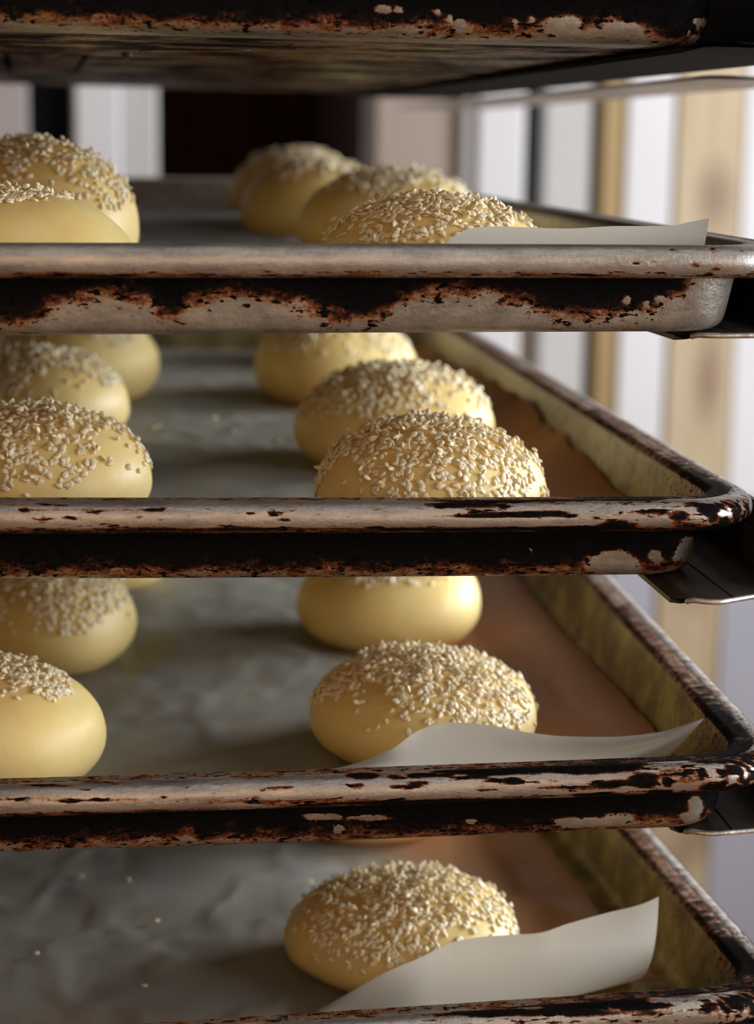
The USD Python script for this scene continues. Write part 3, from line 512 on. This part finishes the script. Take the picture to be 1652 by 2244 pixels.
# ------------------------------------------------------------------ parchment
def paper(i, label, flap=None, amp=1.6, far=0.0, edge=(24, 5), climb=None):
    t = tray_rot(i); rng = np.random.default_rng(70+i)
    nx, ny = 150, 190
    s, w = np.meshgrid(np.linspace(0, 1, nx), np.linspace(0, 1, ny), indexing='ij')
    y0 = np.interp(s, [0, 1], [26, 26]) if flap is None else np.interp(-PAN_W+22+s*(PAN_W-46), flap[0][:, 0], flap[0][:, 1], left=26, right=flap[0][-1, 1])
    if flap is not None:
        fx = flap[0][0, 0]; xx = -PAN_W+22+s*(PAN_W-46); y0 = np.where(xx < fx, 27+(flap[0][0, 1]-27)*sstep(fx-40, fx, xx), y0)
    y1 = PAN_L-24.0
    Y = y0+(y1-y0)*w
    xr = -edge[0]+edge[1]*2*(meshkit.fbm(np.stack([Y*.011, Y*0+i, Y*0], -1), 3, 5)-.5)*1.6
    X = (-PAN_W+22)+(xr+PAN_W-22)*s
    Q = np.stack([X, Y, X*0], -1)
    ht = np.clip(fb(Q, (.011, .013, 0), 31+i, 3)*2.6+.1, 0, 1)
    ht2 = np.clip(1-np.abs(fb(Q, (.030, .018, 0), 51+i, 3))*8, 0, 1)
    Z = amp*(2.3*ht+.55*ht2)+far*sstep(250, 560, Y)
    for b in B:
        if b[0] == i: Z = Z*sstep(.42, .72, np.hypot(X-b[1], Y-b[2])/b[3]) if far == 0 else Z
    edge_d = np.minimum(np.minimum(X+PAN_W-22, 0-X-20), np.minimum(Y-20, PAN_L-20-Y)); Z = Z*sstep(0, 25, edge_d)+.25
    if flap is not None: Z = Z*sstep(0, 18, Y-y0)+.0*Z
    if climb is not None:                                       # the sheet is wider than the floor and rides up the side wall
        cl = np.interp(Y, climb[0], climb[1])*(1+.5*fb(np.stack([Y*.05, Y*0, Y*0], -1), 1.0, 9, 3)); q = np.clip((X+62)/(62-edge[0]), 0, 1)
        Z = Z+cl*q**2.2; X = X+.15*cl*q**4
    Z = Z+FLOOR_Z+.3
    V = np.stack([X, Y, Z], -1).reshape(-1, 3); F = quads(grid_faces(nx, ny))
    # warm brown shade painted into the paper margins: wide along the right edge, narrow along the front
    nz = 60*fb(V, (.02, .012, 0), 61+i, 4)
    margin_shade = np.maximum(sstep(-128, -80, V[:, 0]+nz), .8*(1-sstep(38, 84, V[:, 1]+.6*nz)))*(1.0 if i > 2 else .25)
    if flap is not None:
        from scipy.interpolate import PchipInterpolator
        m, n = 70, 24
        def resample(p):
            L_ = np.concatenate([[0], np.cumsum(np.linalg.norm(np.diff(p, axis=0), axis=1))]); L_ /= L_[-1]; q = np.linspace(0, 1, m)
            return np.stack([PchipInterpolator(L_, p[:, c])(q) for c in range(3)], 1)
        rows = [resample(r) for r in (np.hstack([flap[0], np.full((len(flap[0]), 1), FLOOR_Z+.55)]), flap[1], flap[2])]
        k = np.linspace(0, 1, n)[None, :, None]; a_, b_, c_ = (r[:, None] for r in rows)
        mid = 2*b_-.5*(a_+c_)                                   # quadratic through the three rows
        S = (1-k)**2*a_+2*k*(1-k)*mid+k*k*c_
        S[..., 2] = np.maximum(S[..., 2], FLOOR_Z+.5)
        f0 = len(V); V = np.vstack([V, S.reshape(-1, 3)]); F = np.vstack([F, quads(grid_faces(m, n))+f0]); margin_shade = np.concatenate([margin_shade, (np.broadcast_to(1-sstep(.0, .35, k[..., 0]), (m, n))*.8).ravel()])  # foot of the curl takes the painted margin shade too
    V = sag(i, V)
    return part(None, 'parchment_paper', (np.array([tray_pos(i)]) + (V*MM)@t.T, F), M_PAPER, attrs={'margin_shade': margin_shade}, label=label, category='baking paper')
A_ = np.array
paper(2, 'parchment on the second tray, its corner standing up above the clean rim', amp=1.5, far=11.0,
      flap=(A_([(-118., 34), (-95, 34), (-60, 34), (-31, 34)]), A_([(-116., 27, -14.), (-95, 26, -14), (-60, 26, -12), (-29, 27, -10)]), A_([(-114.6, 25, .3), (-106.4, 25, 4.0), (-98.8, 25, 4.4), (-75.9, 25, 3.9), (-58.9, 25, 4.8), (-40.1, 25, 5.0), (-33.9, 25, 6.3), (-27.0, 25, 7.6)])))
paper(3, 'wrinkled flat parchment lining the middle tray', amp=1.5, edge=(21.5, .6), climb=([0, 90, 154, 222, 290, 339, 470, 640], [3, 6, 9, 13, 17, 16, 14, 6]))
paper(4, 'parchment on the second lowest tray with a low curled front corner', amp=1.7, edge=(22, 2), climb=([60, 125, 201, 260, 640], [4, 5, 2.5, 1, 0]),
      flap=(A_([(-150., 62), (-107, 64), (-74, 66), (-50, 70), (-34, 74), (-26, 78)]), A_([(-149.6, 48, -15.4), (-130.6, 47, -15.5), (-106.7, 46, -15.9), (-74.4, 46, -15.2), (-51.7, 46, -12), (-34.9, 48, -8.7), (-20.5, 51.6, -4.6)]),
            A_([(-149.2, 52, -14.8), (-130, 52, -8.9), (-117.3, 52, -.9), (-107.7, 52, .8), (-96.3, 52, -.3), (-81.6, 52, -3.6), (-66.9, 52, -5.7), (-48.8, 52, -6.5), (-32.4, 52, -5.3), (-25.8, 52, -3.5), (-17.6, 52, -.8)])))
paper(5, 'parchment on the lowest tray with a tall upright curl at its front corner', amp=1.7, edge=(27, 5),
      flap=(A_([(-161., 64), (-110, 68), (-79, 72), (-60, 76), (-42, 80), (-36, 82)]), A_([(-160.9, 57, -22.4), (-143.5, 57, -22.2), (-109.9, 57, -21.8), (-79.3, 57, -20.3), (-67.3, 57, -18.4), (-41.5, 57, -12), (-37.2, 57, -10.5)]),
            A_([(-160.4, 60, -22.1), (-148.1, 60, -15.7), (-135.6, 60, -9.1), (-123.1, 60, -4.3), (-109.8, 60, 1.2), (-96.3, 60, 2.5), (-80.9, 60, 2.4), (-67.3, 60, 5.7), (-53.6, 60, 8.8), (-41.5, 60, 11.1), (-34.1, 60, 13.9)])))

# ------------------------------------------------------------------ stray seeds lying on the papers
STRAY = {5: [(-239.5, 213.7, 'furthest up at left'), (-219.9, 206.7, 'second from left in the upper line'), (-160.7, 199.9, 'left one of the pair beside the bun'), (-143.5, 193.3, 'nearest the bun'), (-211.3, 160.2, 'in the middle of the grey paper'), (-259.5, 134.6, 'nearest the left edge of the photo'), (-220.1, 98.4, 'lowest, in the dark band by rim')],
         4: [(-157.2, 258.0, 'left of the blurred bun'), (-166.0, 281.3, 'further back left of the blurred bun'), (-242.3, 194.3, 'just below the shaggy left bun')],
         3: [(-163.1, 342.7, 'furthest back between the rows'), (-156.9, 304.0, 'in the shadow between the rows'), (-145.8, 253.7, 'nearest the front between the rows'), (-138.1, 276.1, 'left of two by the second right bun'), (-130.7, 276.4, 'right of two by the second right bun'), (-189.6, 283.2, 'lower one near the second left bun'), (-191.6, 316.1, 'upper one near the second left bun'), (-194.0, 309.0, 'leftmost near the second left bun')],
         2: [(-118.4, 498.4, 'left crumb before the rear buns'), (-99.5, 481.3, 'right crumb before the rear buns'), (-116, 495, 'beside the left crumb'), (-97.5, 478, 'beside the right crumb')]}
TN = {2: 'second tray', 3: 'middle tray', 4: 'second lowest tray', 5: 'lowest tray'}
rng = np.random.default_rng(5)
for i, lst in STRAY.items():
    for (x, y, where) in lst:
        a = rng.random()*6.28; R = np.array([[math.cos(a), -math.sin(a), 0], [math.sin(a), math.cos(a), 0], [0, 0, 1]])
        z = FLOOR_Z+1.3+(11 if i == 2 else 1.0)
        tx = xform('stray_sesame_seed', tray_rot(i)@R, at(i, x, y, z), label=f'stray sesame seed on {TN[i]} paper, {where}', category='sesame seed', group=f'stray seeds on the {TN[i]}')
        part(tx, 'seed', (SEED_BIG[0]*MM*1.1, SEED_BIG[1]), M_SEED)
